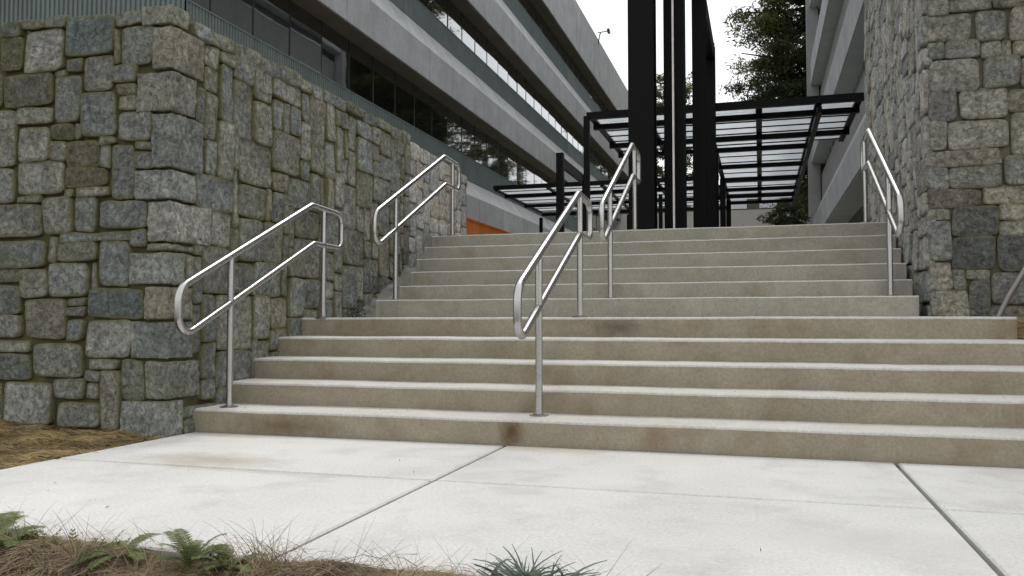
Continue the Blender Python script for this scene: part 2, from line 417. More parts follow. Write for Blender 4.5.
def stone_face(mb, O, U, V, Nn, rect, d, rng, col, amp=.012, jit=.010, gap=.0012, mossy=1.0):
    u0, v0, u1, v1 = rect
    u0 += gap; v0 += gap; u1 -= gap; v1 -= gap
    w, h = u1-u0, v1-v0
    if w < .015 or h < .015: return
    j = min(jit, w*.16, h*.16)
    C = [(u0+rng.uniform(-j, j), v0+rng.uniform(-j, j)), (u1+rng.uniform(-j, j), v0+rng.uniform(-j, j)),
         (u1+rng.uniform(-j, j), v1+rng.uniform(-j, j)), (u0+rng.uniform(-j, j), v1+rng.uniform(-j, j))]
    def params(L):
        r = min(.007, L*.2); m_ = max(2, min(16, int(L/.024)))
        e = [0, r*.35/L, r/L]
        return e + [r/L+(1-2*r/L)*i/m_ for i in range(1, m_)] + [1-r/L, 1-r*.35/L, 1]
    A, B = params(w), params(h); s = rng.uniform(0, 100)
    R_ = .008+rng.uniform(-.003, .005)
    tiltu, tiltv = rng.uniform(-.016, .016), rng.uniform(-.016, .016)
    vs = []; cs = []; nb = len(B)
    for a in A:
        for b_ in B:
            pu = (C[0][0]*(1-a)+C[1][0]*a)*(1-b_)+(C[3][0]*(1-a)+C[2][0]*a)*b_
            pv = (C[0][1]*(1-b_)+C[3][1]*b_)*(1-a)+(C[1][1]*(1-b_)+C[2][1]*b_)*a
            # cut the corners a little
            ca = abs(a-.5)*2; cb = abs(b_-.5)*2
            k = max(0, ca**6*cb**6)*min(.014, .06*min(w, h)+.002)
            pu -= k*(1 if a > .5 else -1); pv -= k*(1 if b_ > .5 else -1)
            q = Vector((pu*14, pv*14, s))
            pu += .005*noise.noise(q); pv += .005*noise.noise(q+Vector((9, 9, 9)))
            e = min(a*w, (1-a)*w, b_*h, (1-b_)*h)
            t = min(1, e/R_); pr = d*(.72+.28*math.sqrt(max(0, 1-(1-t)**2)))
            nz = .8*noise.noise(Vector((pu*9, pv*9, s)))+.6*abs(noise.noise(Vector((pu*17, pv*17, s))))+.45*noise.noise(Vector((pu*34, pv*34, s)))
            pr += amp*nz*(.3+.7*t)+(tiltu*(a-.5)+tiltv*(b_-.5))
            vs.append(O+U*pu+V*pv+Nn*pr)
            ms = max(0, min(1, (1.25-e/.017)))*mossy
            ms = max(ms, mossy*max(0, .9*noise.noise(Vector((pu*2.3, pv*2.3, 31)))-.12))
            cs.append((*col, ms))
    na = len(A); fs = [(i*nb+q, (i+1)*nb+q, (i+1)*nb+q+1, i*nb+q+1) for i in range(na-1) for q in range(nb-1)]
    ring = [i*nb for i in range(na)]+[(na-1)*nb+q for q in range(1, nb)]+[i*nb+nb-1 for i in range(na-2, -1, -1)]+[q for q in range(nb-2, 0, -1)]
    base = len(vs)
    for r in ring: vs.append(vs[r]-Nn*(d+.03)); cs.append((*col, mossy))
    L = len(ring)
    fs += [(ring[(i+1) % L], ring[i], base+i, base+(i+1) % L) for i in range(L)]
    if U.cross(V).dot(Nn) < 0: fs = [f[::-1] for f in fs]
    mb.add(vs, fs, 0, cs, smooth=True)

def quoin(mb, x0, x1, y0, y1, z0, z1, rng, col, amp=.011, mossy=.7):
    """a rounded rough block that turns the corner"""
    c = Vector(((x0+x1)/2, (y0+y1)/2, (z0+z1)/2)); hx, hy, hz = (x1-x0)/2, (y1-y0)/2, (z1-z0)/2
    r = .008; s = rng.uniform(0, 99)
    def lin(h):
        m_ = max(3, int(2*h/.022)); return [-h, -h+.3*r, -h+r]+[-h+r+(2*h-2*r)*i/m_ for i in range(1, m_)]+[h-r, h-.3*r, h]
    X, Y, Z = lin(hx), lin(hy), lin(hz)
    def put(A, B, f, flip):
        vs = []; cs = []
        for a in A:
            for b_ in B:
                p = Vector(f(a, b_))
                q = Vector((max(-hx+r, min(hx-r, p.x)), max(-hy+r, min(hy-r, p.y)), max(-hz+r, min(hz-r, p.z))))
                nrm = (p-q).normalized(); P = c+q+nrm*r
                P += nrm*amp*(.8*noise.noise(P*9+Vector((s, 0, 0)))+.6*abs(noise.noise(P*17+Vector((s, 0, 0))))+.45*noise.noise(P*34+Vector((s, 0, 0))))
                d_ = sorted((hx-abs(p.x), hy-abs(p.y), hz-abs(p.z)))
                vs.append(P); cs.append((*col, max(0, min(1, 1.0-d_[1]/.016))*mossy if hz-abs(p.z) < .03 or d_[1] < .02 and abs(p.x-hx) > .02 and abs(p.y+hy) > .02 else 0))
        nb = len(B)
        fs = [(i*nb+k, (i+1)*nb+k, (i+1)*nb+k+1, i*nb+k+1) for i in range(len(A)-1) for k in range(nb-1)]
        if flip: fs = [f_[::-1] for f_ in fs]
        mb.add(vs, fs, 0, cs, smooth=True)
    put(X, Z, lambda a, b_: (a, -hy, b_), 0); put(X, Z, lambda a, b_: (a, hy, b_), 1)
    put(Y, Z, lambda a, b_: (hx, a, b_), 0); put(Y, Z, lambda a, b_: (-hx, a, b_), 1)
    put(X, Y, lambda a, b_: (a, b_, hz), 0); put(X, Y, lambda a, b_: (a, b_, -hz), 1)

def pack(u0, v0, u1, v1, cell, rng, taken=(), sizes=None):
    """random ashlar: rectangles on a fine grid, with the grid lines pulled about"""
    nu, nv = int(round((u1-u0)/cell)), int(round((v1-v0)/cell))
    gu = [u0+(u1-u0)*i/nu for i in range(nu+1)]; gv_ = [v0+(v1-v0)*i/nv for i in range(nv+1)]
    occ = [[False]*nv for _ in range(nu)]
    for i in range(nu):
        for j in range(nv):
            cu, cv = (gu[i]+gu[i+1])/2, (gv_[j]+gv_[j+1])/2
            for (a, b_, c, d) in taken:
                if a < cu < c and b_ < cv < d: occ[i][j] = True
    sizes = sizes or [(3,3),(4,3),(4,4),(3,4),(5,4),(4,4),(2,4),(3,2),(2,3),(2,2),(4,2),(5,3),(1,3),(3,5),(4,5)]
    out = []
    for j in range(nv):
        for i in range(nu):
            if occ[i][j]: continue
            a, b_ = rng.choice(sizes)
            while True:
                run = 0
                while i+run < nu and not occ[i+run][j]: run += 1
                if run-a == 1 and a < 5: a += 1
                if nv-j-b_ == 1 and b_ < 5: b_ += 1
                ok = i+a <= nu and j+b_ <= nv and all(not occ[i+x][j+y] for x in range(a) for y in range(b_))
                if ok: break
                if a > run: a = run
                elif b_ > 1: b_ -= 1
                elif a > 1: a -= 1
                else: break
            for x in range(a):
                for y in range(b_): occ[i+x][j+y] = True
            k = cell*.22
            def jit(ii, jj, q):
                return k*noise.noise(Vector((ii*1.7+q, jj*2.3, q*5.1)))
            out.append((gu[i]+jit(i, j+b_/2, 1), gv_[j]+jit(i+a/2, j, 2), gu[i+a]+jit(i+a, j+b_/2, 1), gv_[j+b_]+jit(i+a/2, j+b_, 2)))
    return out

FRONT = [(-4.95,2.66,-4.79,2.75),(-4.77,2.69,-4.59,2.75),(-4.57,2.68,-4.41,2.75),(-4.39,2.46,-4.02,2.73),(-3.99,2.64,-3.79,2.73),(-4.95,2.43,-4.76,2.65),(-4.74,2.39,-4.41,2.67),(-4.02,2.39,-3.96,2.61),(-3.95,2.38,-3.7,2.62),(-4.38,2.37,-4.26,2.45),(-4.24,2.23,-4.03,2.45),(-4.02,2.26,-3.83,2.37),(-4.49,2.34,-4.39,2.38),(-4.91,2.16,-4.5,2.38),(-4.48,2.04,-4.26,2.34),(-3.98,2.18,-3.83,2.25),(-3.97,2.08,-3.83,2.17),(-4.25,1.93,-3.99,2.21),(-5.2,2.18,-4.93,2.41),(-5.2,1.76,-4.8,2.15),(-4.8,2.04,-4.5,2.15),(-4.5,1.92,-4.33,2.03),(-4.32,1.92,-4.26,2.02),(-3.96,1.88,-3.71,2.06),(-4.78,1.79,-4.52,2.02),(-4.51,1.78,-4.38,1.91),(-4.37,1.73,-4.11,1.9),(-4.1,1.72,-4.03,1.86),(-4.11,1.87,-3.99,1.92),(-4.01,1.51,-3.84,1.85),(-3.82,1.82,-3.7,1.87),(-3.83,1.70,-3.7,1.81),(-5.2,1.52,-4.8,1.75),(-4.77,1.57,-4.39,1.78),(-4.37,1.60,-4.05,1.72),(-4.39,1.53,-4.31,1.58),(-4.28,1.54,-4.03,1.59),(-4.77,1.51,-4.57,1.56),(-5.2,1.28,-4.57,1.5),(-4.55,1.30,-4.32,1.53),(-4.3,1.31,-4.13,1.54),(-4.09,1.31,-3.73,1.49),(-4.41,1.24,-4.12,1.30),(-4.1,1.24,-3.86,1.3),(-3.85,1.2,-3.73,1.3),(-5.2,1.08,-4.54,1.26),(-4.51,1.11,-4.43,1.27),(-4.42,1.11,-4.11,1.23),(-4.09,.95,-3.86,1.23),(-5.2,.98,-4.73,1.07),(-4.72,.88,-4.5,1.06),(-4.48,.88,-4.18,1.1),(-4.16,.93,-4.11,1.09),(-5.2,.77,-4.73,.96),(-4.69,.61,-4.36,.87),(-4.34,.82,-4.2,.87),(-4.34,.75,-4.2,.81),(-4.34,.6,-4.21,.73),(-4.17,.74,-3.75,.93),(-5.2,.61,-4.73,.76),(-4.98,.52,-4.64,.59),(-4.61,.36,-4.21,.58),(-4.18,.49,-3.84,.72),(-5.2,.33,-4.64,.5),(-4.16,.41,-3.93,.48),(-4.19,.34,-4.07,.4),(-3.91,.23,-3.72,.47),(-4.85,.05,-4.45,.32),(-4.43,.22,-4.19,.34),(-4.17,.22,-4.08,.33),(-4.06,.02,-3.91,.4),(-4.4,.04,-4.08,.2),(-5.2,.03,-4.87,.31)]
BLUE = {3: (.18,.225,.21), 28: (.26,.26,.235), 58: (.165,.188,.18), 41: (.24,.26,.25), 14: (.26,.275,.255)}
OLIVE = {26: (.175,.165,.12), 34: (.19,.175,.13), 13: (.19,.185,.15), 21: (.18,.175,.12), 5: (.17,.17,.11)}
QUOIN = [(-3.78,2.61,2.735,-.08),(-3.70,2.32,2.60,.02),(-3.82,2.05,2.31,-.06),(-3.70,1.69,2.04,.02),(-3.82,1.49,1.68,-.06),(-3.72,1.22,1.48,.10),(-3.72,1.165,1.21,-.06),(-3.85,.95,1.155,-.1),(-3.73,.73,.94,-.0),(-3.83,.48,.72,-.02),(-3.71,.23,.47,.04),(-3.90,-.02,.22,-.14)]
XW, YW = -3.56, -.27
rng = random.Random(11)
wall = empty('stone_retaining_wall', (XW, YW, 0), 'tall rough grey stone wall with mossy joints wrapping the corner left of the stairs', 'wall')
mb = MB()
o, u, v_, n_ = Vector((0, YW+.022, 0)), Vector((1,0,0)), Vector((0,0,1)), Vector((0,-1,0))
for i, r in enumerate(FRONT):
    c = BLUE.get(i) or OLIVE.get(i) or scol(rng)
    flat = i in (3, 6, 14, 19, 29, 40, 58)
    stone_face(mb, o, u, v_, n_, r, .022+rng.uniform(-.007, .009), rng, c, amp=.004 if flat else .011, gap=-.004)
for r in pack(-6.6, 0, -5.2, 2.72, .085, rng):
    stone_face(mb, o, u, v_, n_, r, .022+rng.uniform(-.007, .009), rng, scol(rng))
QUOIN = [(a, b_, c, -.27+.0817*max(1, min(5, round((d+.27)/.0817)))) for a, b_, c, d in QUOIN]
for (x0, z0, z1, y1) in QUOIN:
    quoin(mb, x0, XW+.004+rng.uniform(-.005, .006), YW-.006+rng.uniform(-.006, .005), y1-.004, z0+.006, z1-.004, rng, tuple(q*1.12 for q in scol(rng)))
# side face along the stairs
YS1 = 3.49
taken = [(-9, z0-.01, y1, z1+.01) for (x0, z0, z1, y1) in QUOIN]
o2, u2 = Vector((XW-.022, 0, 0)), Vector((0,1,0)); n2 = Vector((1,0,0))
cop = []; y = -.06                                               # thin coping stones along the top
while y < YS1-.05:
    w = rng.uniform(.14, .42); w = min(w, YS1-y); cop.append((y, 2.60+rng.uniform(-.02, .02), y+w, 2.71)); y += w
for r in cop: stone_face(mb, o2, u2, v_, n2, r, .024+rng.uniform(-.006, .012), rng, scol(rng))
for r in pack(YW, -.06, YS1, 2.60, .0815, rng, taken):
    stone_face(mb, o2, u2, v_, n2, r, .022+rng.uniform(-.009, .010), rng, scol(rng))
mb.build('stone_facing', M['stone'], wall)
mb = MB()
mb.box((-12, YW+.03, -.3), (XW-.03, .25, 2.68)); mb.box((-4.1, .251, -.3), (XW-.03, YS1-.002, 2.665))
mb.build('mortar_core', M['mortar'], wall)

# newer pale length of the wall
PP = [(.31,.31,.285),(.34,.338,.31),(.275,.285,.27),(.33,.30,.245),(.255,.265,.255),(.36,.355,.325)]
pier = empty('pale_stone_wall', (XW, YS1, 0), 'newer paler stone wall end with tight joints behind the upper left handrail', 'wall')
mb = MB(); ZE = 2.55
def top_at(y): return 2.66-(y-YS1)/(5.3-YS1)*.10
for r in pack(YS1, .8, 5.28, 2.64, .092, rng, (), [(2,3),(3,2),(2,2),(3,3),(1,2),(2,4),(4,2)]):
    r = (r[0], min(r[1], top_at(r[0])-.05), r[2], min(r[3], top_at((r[0]+r[2])/2)))
    stone_face(mb, o2+Vector((.006,0,0)), u2, v_, n2, r, .018+rng.uniform(-.004, .004), rng, scol(rng, PP), amp=.004, jit=.005, gap=.005, mossy=.6)
for r in pack(-4.0, 1.2, XW, 2.52, .1, rng):
    stone_face(mb, Vector((0, 5.27, 0)), u, v_, Vector((0,1,0)), r, .02, rng, scol(rng, PP), amp=.004)
mb.build('stone_facing', M['stone_clean'], pier)
mb = MB()
pr = [(YS1, -.2), (5.28, -.2), (5.28, 2.50), (5.24, 2.54), (5.18, 2.562), (YS1, 2.655)]
vs = [(-4.0, a, b_) for a, b_ in pr]+[(XW-.012, a, b_) for a, b_ in pr]; k = len(pr)
mb.add(vs, [tuple(range(k))[::-1], tuple(range(k, 2*k))]+[(i, (i+1) % k, (i+1) % k+k, i+k) for i in range(k)])
mb.build('mortar_core', M['mortar_pale'], pier)

# right wall
RIGHT = [(1.24,3.03,1.37,3.15),(1.39,3.04,1.66,3.13),(1.69,3.04,1.99,3.09),(1.23,2.83,1.52,3.02),(1.56,2.8,1.75,3.02),(1.79,2.79,2.01,3.03),(1.23,2.7,1.34,2.82),(1.36,2.69,1.57,2.81),(1.59,2.68,1.72,2.79),(1.73,2.67,1.78,2.78),(1.81,2.67,1.98,2.78),(1.24,2.44,1.57,2.68),(1.61,2.45,1.84,2.67),(1.86,2.43,2.04,2.65),(1.23,2.22,1.42,2.44),(1.45,2.22,1.75,2.44),(1.77,2.25,1.97,2.42),(1.24,2.01,1.35,2.21),(1.37,2.0,1.76,2.21),(1.78,1.95,1.96,2.24),(1.22,1.88,1.7,1.99),(1.73,1.72,1.99,1.94),(1.37,1.71,1.70,1.87),(1.21,1.71,1.35,1.88),(1.21,1.57,1.57,1.7),(1.6,1.58,1.95,1.71),(1.21,1.48,1.36,1.56),(1.38,1.35,1.67,1.56),(1.69,1.46,1.92,1.57),(1.69,1.35,1.91,1.45),(1.21,1.17,1.36,1.47),(1.38,1.11,1.65,1.34),(1.68,1.09,1.94,1.34),(1.21,.96,1.36,1.15),(1.37,.96,1.45,1.1),(1.46,1.03,1.61,1.09),(1.22,.74,1.47,.95),(1.48,.76,1.61,1.02),(1.63,.85,1.93,1.07),(1.61,.6,1.93,.83)]
PR = [(.25,.248,.205),(.27,.26,.22),(.23,.232,.205),(.28,.265,.21),(.235,.222,.18)]
XRW, YRW = 1.2, 2.2
rw = empty('stone_corner_wall', (XRW, YRW, 0), 'tall warm grey stone wall of coursed blocks right of the stairs', 'wall')
mb = MB(); o3 = Vector((0, YRW+.022, 0))
DARK = {27: (.17,.175,.155), 31: (.135,.142,.13), 32: (.15,.157,.145), 37: (.19,.19,.17), 24: (.22,.20,.16), 14: (.25,.24,.22), 30: (.28,.285,.27)}
for i, r in enumerate(RIGHT):
    c = DARK.get(i) or scol(rng, PR)
    near = r[0] < 1.3
    stone_face(mb, o3, u, v_, n_, r, (.027 if near else .028)+rng.uniform(-.004, .008), rng, c, amp=.006 if near else .012, gap=-.006 if near else -.008, mossy=.35 if near else 1)
for r in pack(2.0, .55, 4.6, 3.1, .11, rng, (), [(3,2),(2,2),(4,2),(3,1),(2,1),(3,3)]): stone_face(mb, o3, u, v_, n_, r, .038, rng, scol(rng, PR))
for r in pack(XRW, 3.15, 4.6, 5.0, .11, rng, (), [(3,2),(2,2),(4,2),(3,1),(2,1),(3,3)]): stone_face(mb, o3, u, v_, n_, r, .038, rng, scol(rng, PR))
o4 = Vector((XRW+.022, 0, 0)); n4 = Vector((-1,0,0))
PS = [(.33,.33,.295),(.31,.32,.305),(.36,.35,.31),(.27,.285,.285),(.30,.29,.25),(.39,.385,.35)]
for r in pack(YRW, .6, 5.75, 5.0, .085, rng, (), [(2,3),(3,3),(3,2),(2,4),(2,2),(4,3),(1,2),(3,4)]):
    edge_ = r[0] < YRW+.06
    stone_face(mb, o4, u2, v_, n4, r, (.028 if edge_ else .03)+rng.uniform(-.009, .008), rng, scol(rng, PS), amp=.008, gap=.005, mossy=.4)
mb.build('stone_facing', M['stone_right'], rw)
mb = MB(); mb.box((XRW+.03, YRW+.03, -.2), (4.8, 2.8, 5.0)); mb.box((XRW+.031, 2.801, -.2), (1.9, 5.75, 5.0), 1)
mb.box((XRW+.026, YRW+.08, -.2), (XRW+.0299, 2.8, 4.99), 1)
mb.build('mortar_core', [M['mortar_right'], M['mortar']], rw)

# ------------------------------------------------------------------ handrails
def fillet(pts, closed=True, n=7):
    """pts: (y, z, radius) corners -> smooth outline"""
    out = []; L = len(pts)
    for i, (y, z, r) in enumerate(pts):
        p = Vector((y, z)); a = Vector(pts[i-1][:2])-p; b_ = Vector(pts[(i+1) % L][:2])-p
        if not closed and i in (0, L-1): out.append((y, z)); continue
        a_, bb = a.normalized(), b_.normalized(); ang = a_.angle(bb)
        d = min(r/math.tan(ang/2), .45*a.length, .45*b_.length); rr = d*math.tan(ang/2)
        c = p+(a_+bb).normalized()*(rr/math.sin(ang/2)); s = p+a_*d; e = p+bb*d
        a0 = math.atan2(s.y-c.y, s.x-c.x); a1 = math.atan2(e.y-c.y, e.x-c.x); da = (a1-a0+math.pi) % (2*math.pi)-math.pi
        for k in range(n+1): out.append((c.x+rr*math.cos(a0+da*k/n), c.y+rr*math.sin(a0+da*k/n)))
    return out
def handrail(x, s0, ap, end, zt, zb, post0, post1, zp0, zp1, label, lowz, tail=None):
    """s0 = nearest point of the bend, ap = where the slope turns level, end = far loop"""
    t = empty('handrail', (x, post0, zp0), label, 'handrail', 'stainless steel handrails on the stairs')
    sl = (zt-lowz)/(ap-(s0+.0))
    lo_top = lowz; lo_bot = zb-(ap+.035-s0)*sl
    pts = [(s0, lo_top, .13), (ap, zt, .07), (end, zt-.02, .085), (end, zb-.005, .075), (ap+.035, zb, .06), (s0, lo_bot, .11)]
    ol = fillet(pts)
    # extra points on the long straights keep the tube round
    mb = MB(); mb.tube([(x, y, z) for y, z in ol], .0245, 16, True); mb.build('rail', M['inox'], t)
    for py, pz in ((post0, zp0), (post1, zp1)):
        ztop = (lo_top+(py-s0)*sl if py < ap else zt-.005)-.018
        mb = MB(); mb.tube([(x, py, pz), (x, py, ztop)], .0225, 16); p_ = mb.build('post', M['inox'], t)
        mb = MB(); mb.tube([(x, py, pz-.004), (x, py, pz+.008)], .058, 24, smooth=False)
        mb.tube([(x, py, pz+.008), (x, py, pz+.014)], .034, 20, smooth=False)
        mb.build('base_plate', M['dullsteel'], p_)
handrail(-1.285, -.25, 1.37, 1.80, 1.665, 1.365, .215, 1.42, ZK[1], ZK[5], 'steel handrail standing alone in the middle of the lower flight', .905)
handrail(-3.385, -.39, 1.165, 1.655, 1.635, 1.335, .13, 1.36, ZK[1], ZK[5], 'steel handrail of the lower flight beside the mossy stone wall', .92)
handrail(-3.215, 1.94, 3.60, 4.06, 2.475, 2.185, 2.38, 3.86, ZK[6], ZK[11], 'steel handrail of the upper flight in front of the pale stone wall', 1.665)
handrail(-1.225, 1.985, 3.71, 4.18, 2.505, 2.195, 2.385, 3.87, ZK[6], ZK[11], 'steel handrail of the upper flight in front of the widest black column', 1.66)
handrail(.968, 1.84, 3.53, 4.02, 2.465, 2.175, 2.385, 3.87, ZK[6], ZK[11], 'steel handrail of the upper flight beside the warm grey stone wall', 1.61)
t = empty('guard_rail', (1.60, 1.9, .7), 'slanting grey steel rail rising from the soil at the far end of the landing', 'handrail')
mb = MB(); mb.tube([(1.57, 1.9, .70), (1.66, 1.9, .90), (2.6, 1.9, 2.55), (2.95, 1.9, 2.6)], .02, 12); mb.build('rail', M['dullsteel'], t)
mb = MB(); mb.tube([(2.5, 1.9, .7), (2.5, 1.9, 2.37)], .02, 12); mb.build('post', M['dullsteel'], t)

# ------------------------------------------------------------------ office buildings
def ribbed(mb, axis_, fixed, a0, a1, z0, z1, sgn, pitch=.09, dep=.02):
    """vertical ribs; axis_ 'y': panel in the YZ plane facing sgn*X, 'x': in the XZ plane facing -Y"""
    n = int((a1-a0)/pitch); vs = []
    for i in range(n+1):
        for da, o_ in ((0, dep), (.5, dep), (.55, 0), (.95, 0)):
            a = a0+(i+da)*pitch
            if a > a1: a = a1
            for z in (z0, z1):
                vs.append((fixed+sgn*o_, a, z) if axis_ == 'y' else (a, fixed-o_, z))
    m_ = len(vs)//2
    fs = [(2*i, 2*i+2, 2*i+3, 2*i+1) for i in range(m_-1)]
    if (axis_ == 'y' and sgn < 0): fs = [f[::-1] for f in fs]
    mb.add(vs, fs)

def office(name, XF, sgn, Y0, Y1, floors, roof, label, rib_len, base_z, soffit='soffit', span='span'):
    """XF: plane of the sunshade fascias, sgn: the way the front looks (+1 = +X)"""
    b_ = empty(name, (XF-sgn*.45, Y0, base_z), label, 'building')
    xs_ = lambda o_: XF-sgn*.45+sgn*o_
    def pris(mb, poly, y0, y1, mi=0):
        p = [(xs_(o_), z) for o_, z in poly]
        mb.prism(p if sgn > 0 else p[::-1], y0, y1, mi)
    rg = random.Random(5)
    for i, (zb, zt, zg, zs, zn) in enumerate(floors):
        mb = MB(); y = Y0
        while y < Y1-.1:
            e = min(Y1, y+5.03)
            pris(mb, [(-.3, zb), (.45, zb), (.45, zt), (.02, zg), (-.3, zg)], y+.014, e-.014)
            y = e
        mb.build('sunshade_fascia', [M['fascia']], b_)
        mb = MB(); pris(mb, [(-.5, zb-.03), (.40, zb-.03), (.40, zb-.003), (-.5, zb-.003)], Y0, Y1); mb.build('soffit', M[soffit], b_)
        if zs is None: continue
        mb = MB(); ribbed(mb, 'y', xs_(0), Y0, min(Y1, Y0+rib_len), zg+.02, zs, sgn)
        if Y0+rib_len < Y1: pris(mb, [(-.1, zg+.02), (.018, zg+.02), (.018, zs), (-.1, zs)], Y0+rib_len, Y1)
        pris(mb, [(-.3, zs+.001), (.03, zs+.001), (.03, zs+.03), (-.3, zs+.03)], Y0, Y1)
        mb.build('spandrel_panel', M[span], b_)
        # ribbon window: slightly out-of-true panes between mullions
        mb = MB(); mus = []; y = Y0-.53 if sgn > 0 else Y0+.05; p = 1.345
        while y < Y1-.1:
            e = min(Y1-.02, y+p); t1 = rg.uniform(-.006, .006); t2 = rg.uniform(-.006, .006); x = xs_(-.10)
            yy = max(y, Y0+.05); vs = [(x+t1, yy, zs+.03), (x-t1, e, zs+.03), (x-t1+t2, e, zn-.03), (x+t1+t2, yy, zn-.03)]
            mb.add(vs, [(0,1,2,3) if sgn > 0 else (3,2,1,0)])
            mu = MB()
            if y > Y0+.1: mus.append(mu)
            pris(mu, [(-.12, zs+.031), (-.088, zs+.031), (-.088, zn-.031), (-.12, zn-.031)], y-.014, y+.014)
            y = e
        w = mb.build('ribbon_window', M['glass'], b_)
        for mu in mus: mu.build('mullion', M['mullion'], w)
    # body behind
    mb = MB()
    pris(mb, [(-14, base_z-2), (-.35, base_z-2), (-.35, roof-.4), (-14, roof-.4)], Y0+.02, Y1-.02); mb.build('body', M['soffit'], b_)
    return b_
fl = [(3.95, 4.85, 5.50, 6.29, 7.65), (7.65, 8.57, 9.36, 10.07, 11.23), (11.23, 12.30, 13.20, 13.97, 14.9), (14.9, 17.46, 17.46, None, None)]
lb = office('office_building', -9.05, 1, 7.42, 62, fl, 17.46, 'long grey concrete office block with ribbon windows and sunshade bands behind the mossy stone wall', 30, 1.65)
mb = MB(); ribbed(mb, 'x', 7.40, -30, -9.5, 1.6, 17.2, 1, pitch=.105, dep=.03); mb.build('end_wall', M['span'], lb)
fr_ = [(4.45, 5.4, 6.4, 7.5, 8.1), (8.1, 9.25, 10.0, 11.45, 11.75), (11.75, 12.8, 13.6, 14.9, 15.4), (15.4, 17.9, 17.9, None, None)]
rb = office('concrete_office', 2.35, -1, 5.9, 36.5, fr_, 17.9, 'grey concrete office wing with sunshade bands behind the warm grey stone wall', 31, 1.65, 'soffit_pale', 'strip')
mb = MB(); mb.box((2.2, 36.3, 1.6), (2.72, 36.7, 17.6)); mb.build('corner_pier', M['strip'], rb)

# small lamp on the roof edge
t = empty('roof_floodlight', (-9.1, 43.8, 17.46), 'tiny floodlight on a bent arm at the office roof edge', 'lamp')
mb = MB(); mb.tube([(-9.05, 43.8, 17.2), (-8.98, 43.8, 17.7), (-8.9, 43.8, 17.85)], .035, 8); mb.tube([(-9.1, 43.8, 17.86), (-8.45, 43.8, 17.92)], .03, 8); mb.build('arm', M['mullion'], t)
mb = MB(); mb.box((-8.5, 43.6, 17.80), (-8.36, 44.0, 18.0)); mb.build('lamp_head', M['mullion'], t)

# orange planter wall along the office
t = empty('orange_wall', (-6, 5.6, 1.65), 'low orange weathered metal planter wall at the top of the stairs', 'planter wall')
z = .716+.372*6
mb = MB(); mb.box((-6.10, 5.6, 1.6), (-6, 24, z-.03)); mb.build('panel', M['rust'], t)
mb = MB(); mb.box((-6.14, 5.58, z-.029), (-5.98, 24, z)); mb.build('cap', M['rust'], t)

# ------------------------------------------------------------------ black steel frames
def member(mb, a, b): mb.box(a, b)
tw = empty('steel_frame_tower', (-1.2, 6.5, 1.65), 'tall black steel frame of broad columns rising at the top of the stairs', 'steel frame')
def column(x0, x1, y0, y1, ztop):
    mb = MB(); w = .03
    # I-section: two flanges and a web
    mb.box((x0, y0, 1.645), (x1, y0+w, ztop)); mb.box((x0, y1-w, 1.645), (x1, y1, ztop))
    mb.box(((x0+x1)/2-.06, y0+w+.001, 1.645), ((x0+x1)/2+.06, y1-w-.001, ztop))
    o = mb.build('column', M['black'], tw)
    mb = MB(); mb.box((x0-.06, y0-.06, 1.64), (x1+.06, y1+.06, 1.67)); mb.build('base_plate', M['black'], o)
column(-1.505, -1.20, 5.30, 5.62, 5.45)
column(-1.185, -1.075, 6.30, 6.6, 5.45); column(-1.05, -.925, 6.30, 6.6, 5.45)
column(-.895, -.715, 7.3, 7.6, 5.45); column(-.86, -.70, 9.75, 10.0, 5.45)
mb = MB(); mb.box((-.86, 7.601, 5.18), (-.71, 9.749, 5.45)); mb.build('beam', M['black'], tw)
mb = MB(); mb.box((-1.19, 5.621, 5.2), (-1.08, 6.299, 5.44)); mb.build('beam', M['black'], tw)
mb = MB(); mb.box((-.924, 6.4, 5.36), (-.80, 7.299, 5.44)); mb.build('beam', M['black'], tw)
mb = MB(); mb.tube([(-1.062, 6.27, 1.65), (-1.062, 6.27, 5.44)], .013, 8); mb.build('conduit', M['pipe'], tw)

ZC = 4.42
cano = empty('walkway_canopy', (0, 10, 1.65), 'black steel walkway canopy roofed with translucent panels above the top of the stairs', 'canopy')
def beams(par, lst, name):
    for a, b_ in lst:
        mb = MB(); mb.box(a, b_); mb.build(name, M['black'], par)
XA, XM, XB, XE, XLL = -.90, .01, .98, 1.66, -2.95
beams(cano, [((XLL, 9.93, ZC-.08), (XE, 10.03, ZC+.045))], 'fascia_beam')
# cross beams hang under the panels
yb = [10.62, 12.35, 13.45, 15.45, 17.35, 19.0, 20.3, 21.6]
beams(cano, [((XLL if y < 13 else XA, y-.05, ZC-.125), (XE if y < 13 else XB, y+.05, ZC-.03)) for y in yb], 'cross_beam')
beams(cano, [((XLL, 13.42, ZC-.11), (XA-.07, 13.5, ZC-.03))], 'cross_beam')
beams(cano, [((x-.055, 10.031, ZC-.024), (x+.055, 21.66, ZC+.02)) for x in (XA, XM, XB)], 'long_beam')
beams(cano, [((XB-.04, 10.04, ZC-.22), (XB+.04, 21.6, ZC-.115))], 'long_beam')
beams(cano, [((x-.05, 10.031, ZC-.024), (x+.05, 13.51, ZC+.021)) for x in (XLL+.05, XE-.05, -1.95)], 'long_beam')
def purlins(par, x0, x1, ys_):
    for y in ys_:
        mb = MB(); mb.box((x0, y-.018, ZC-.008), (x1, y+.018, ZC+.012)); mb.build('purlin', M['black'], par)
def panels(par, x0, x1, y0, y1, st_=.62):
    y = y0
    while y < y1-.05:
        e = min(y1, y+st_); mb = MB()
        mb.box((x0, y+.01, ZC+.022), (x1, e-.01, ZC+.03)); mb.build('roof_panel', M['panel'], par); y = e
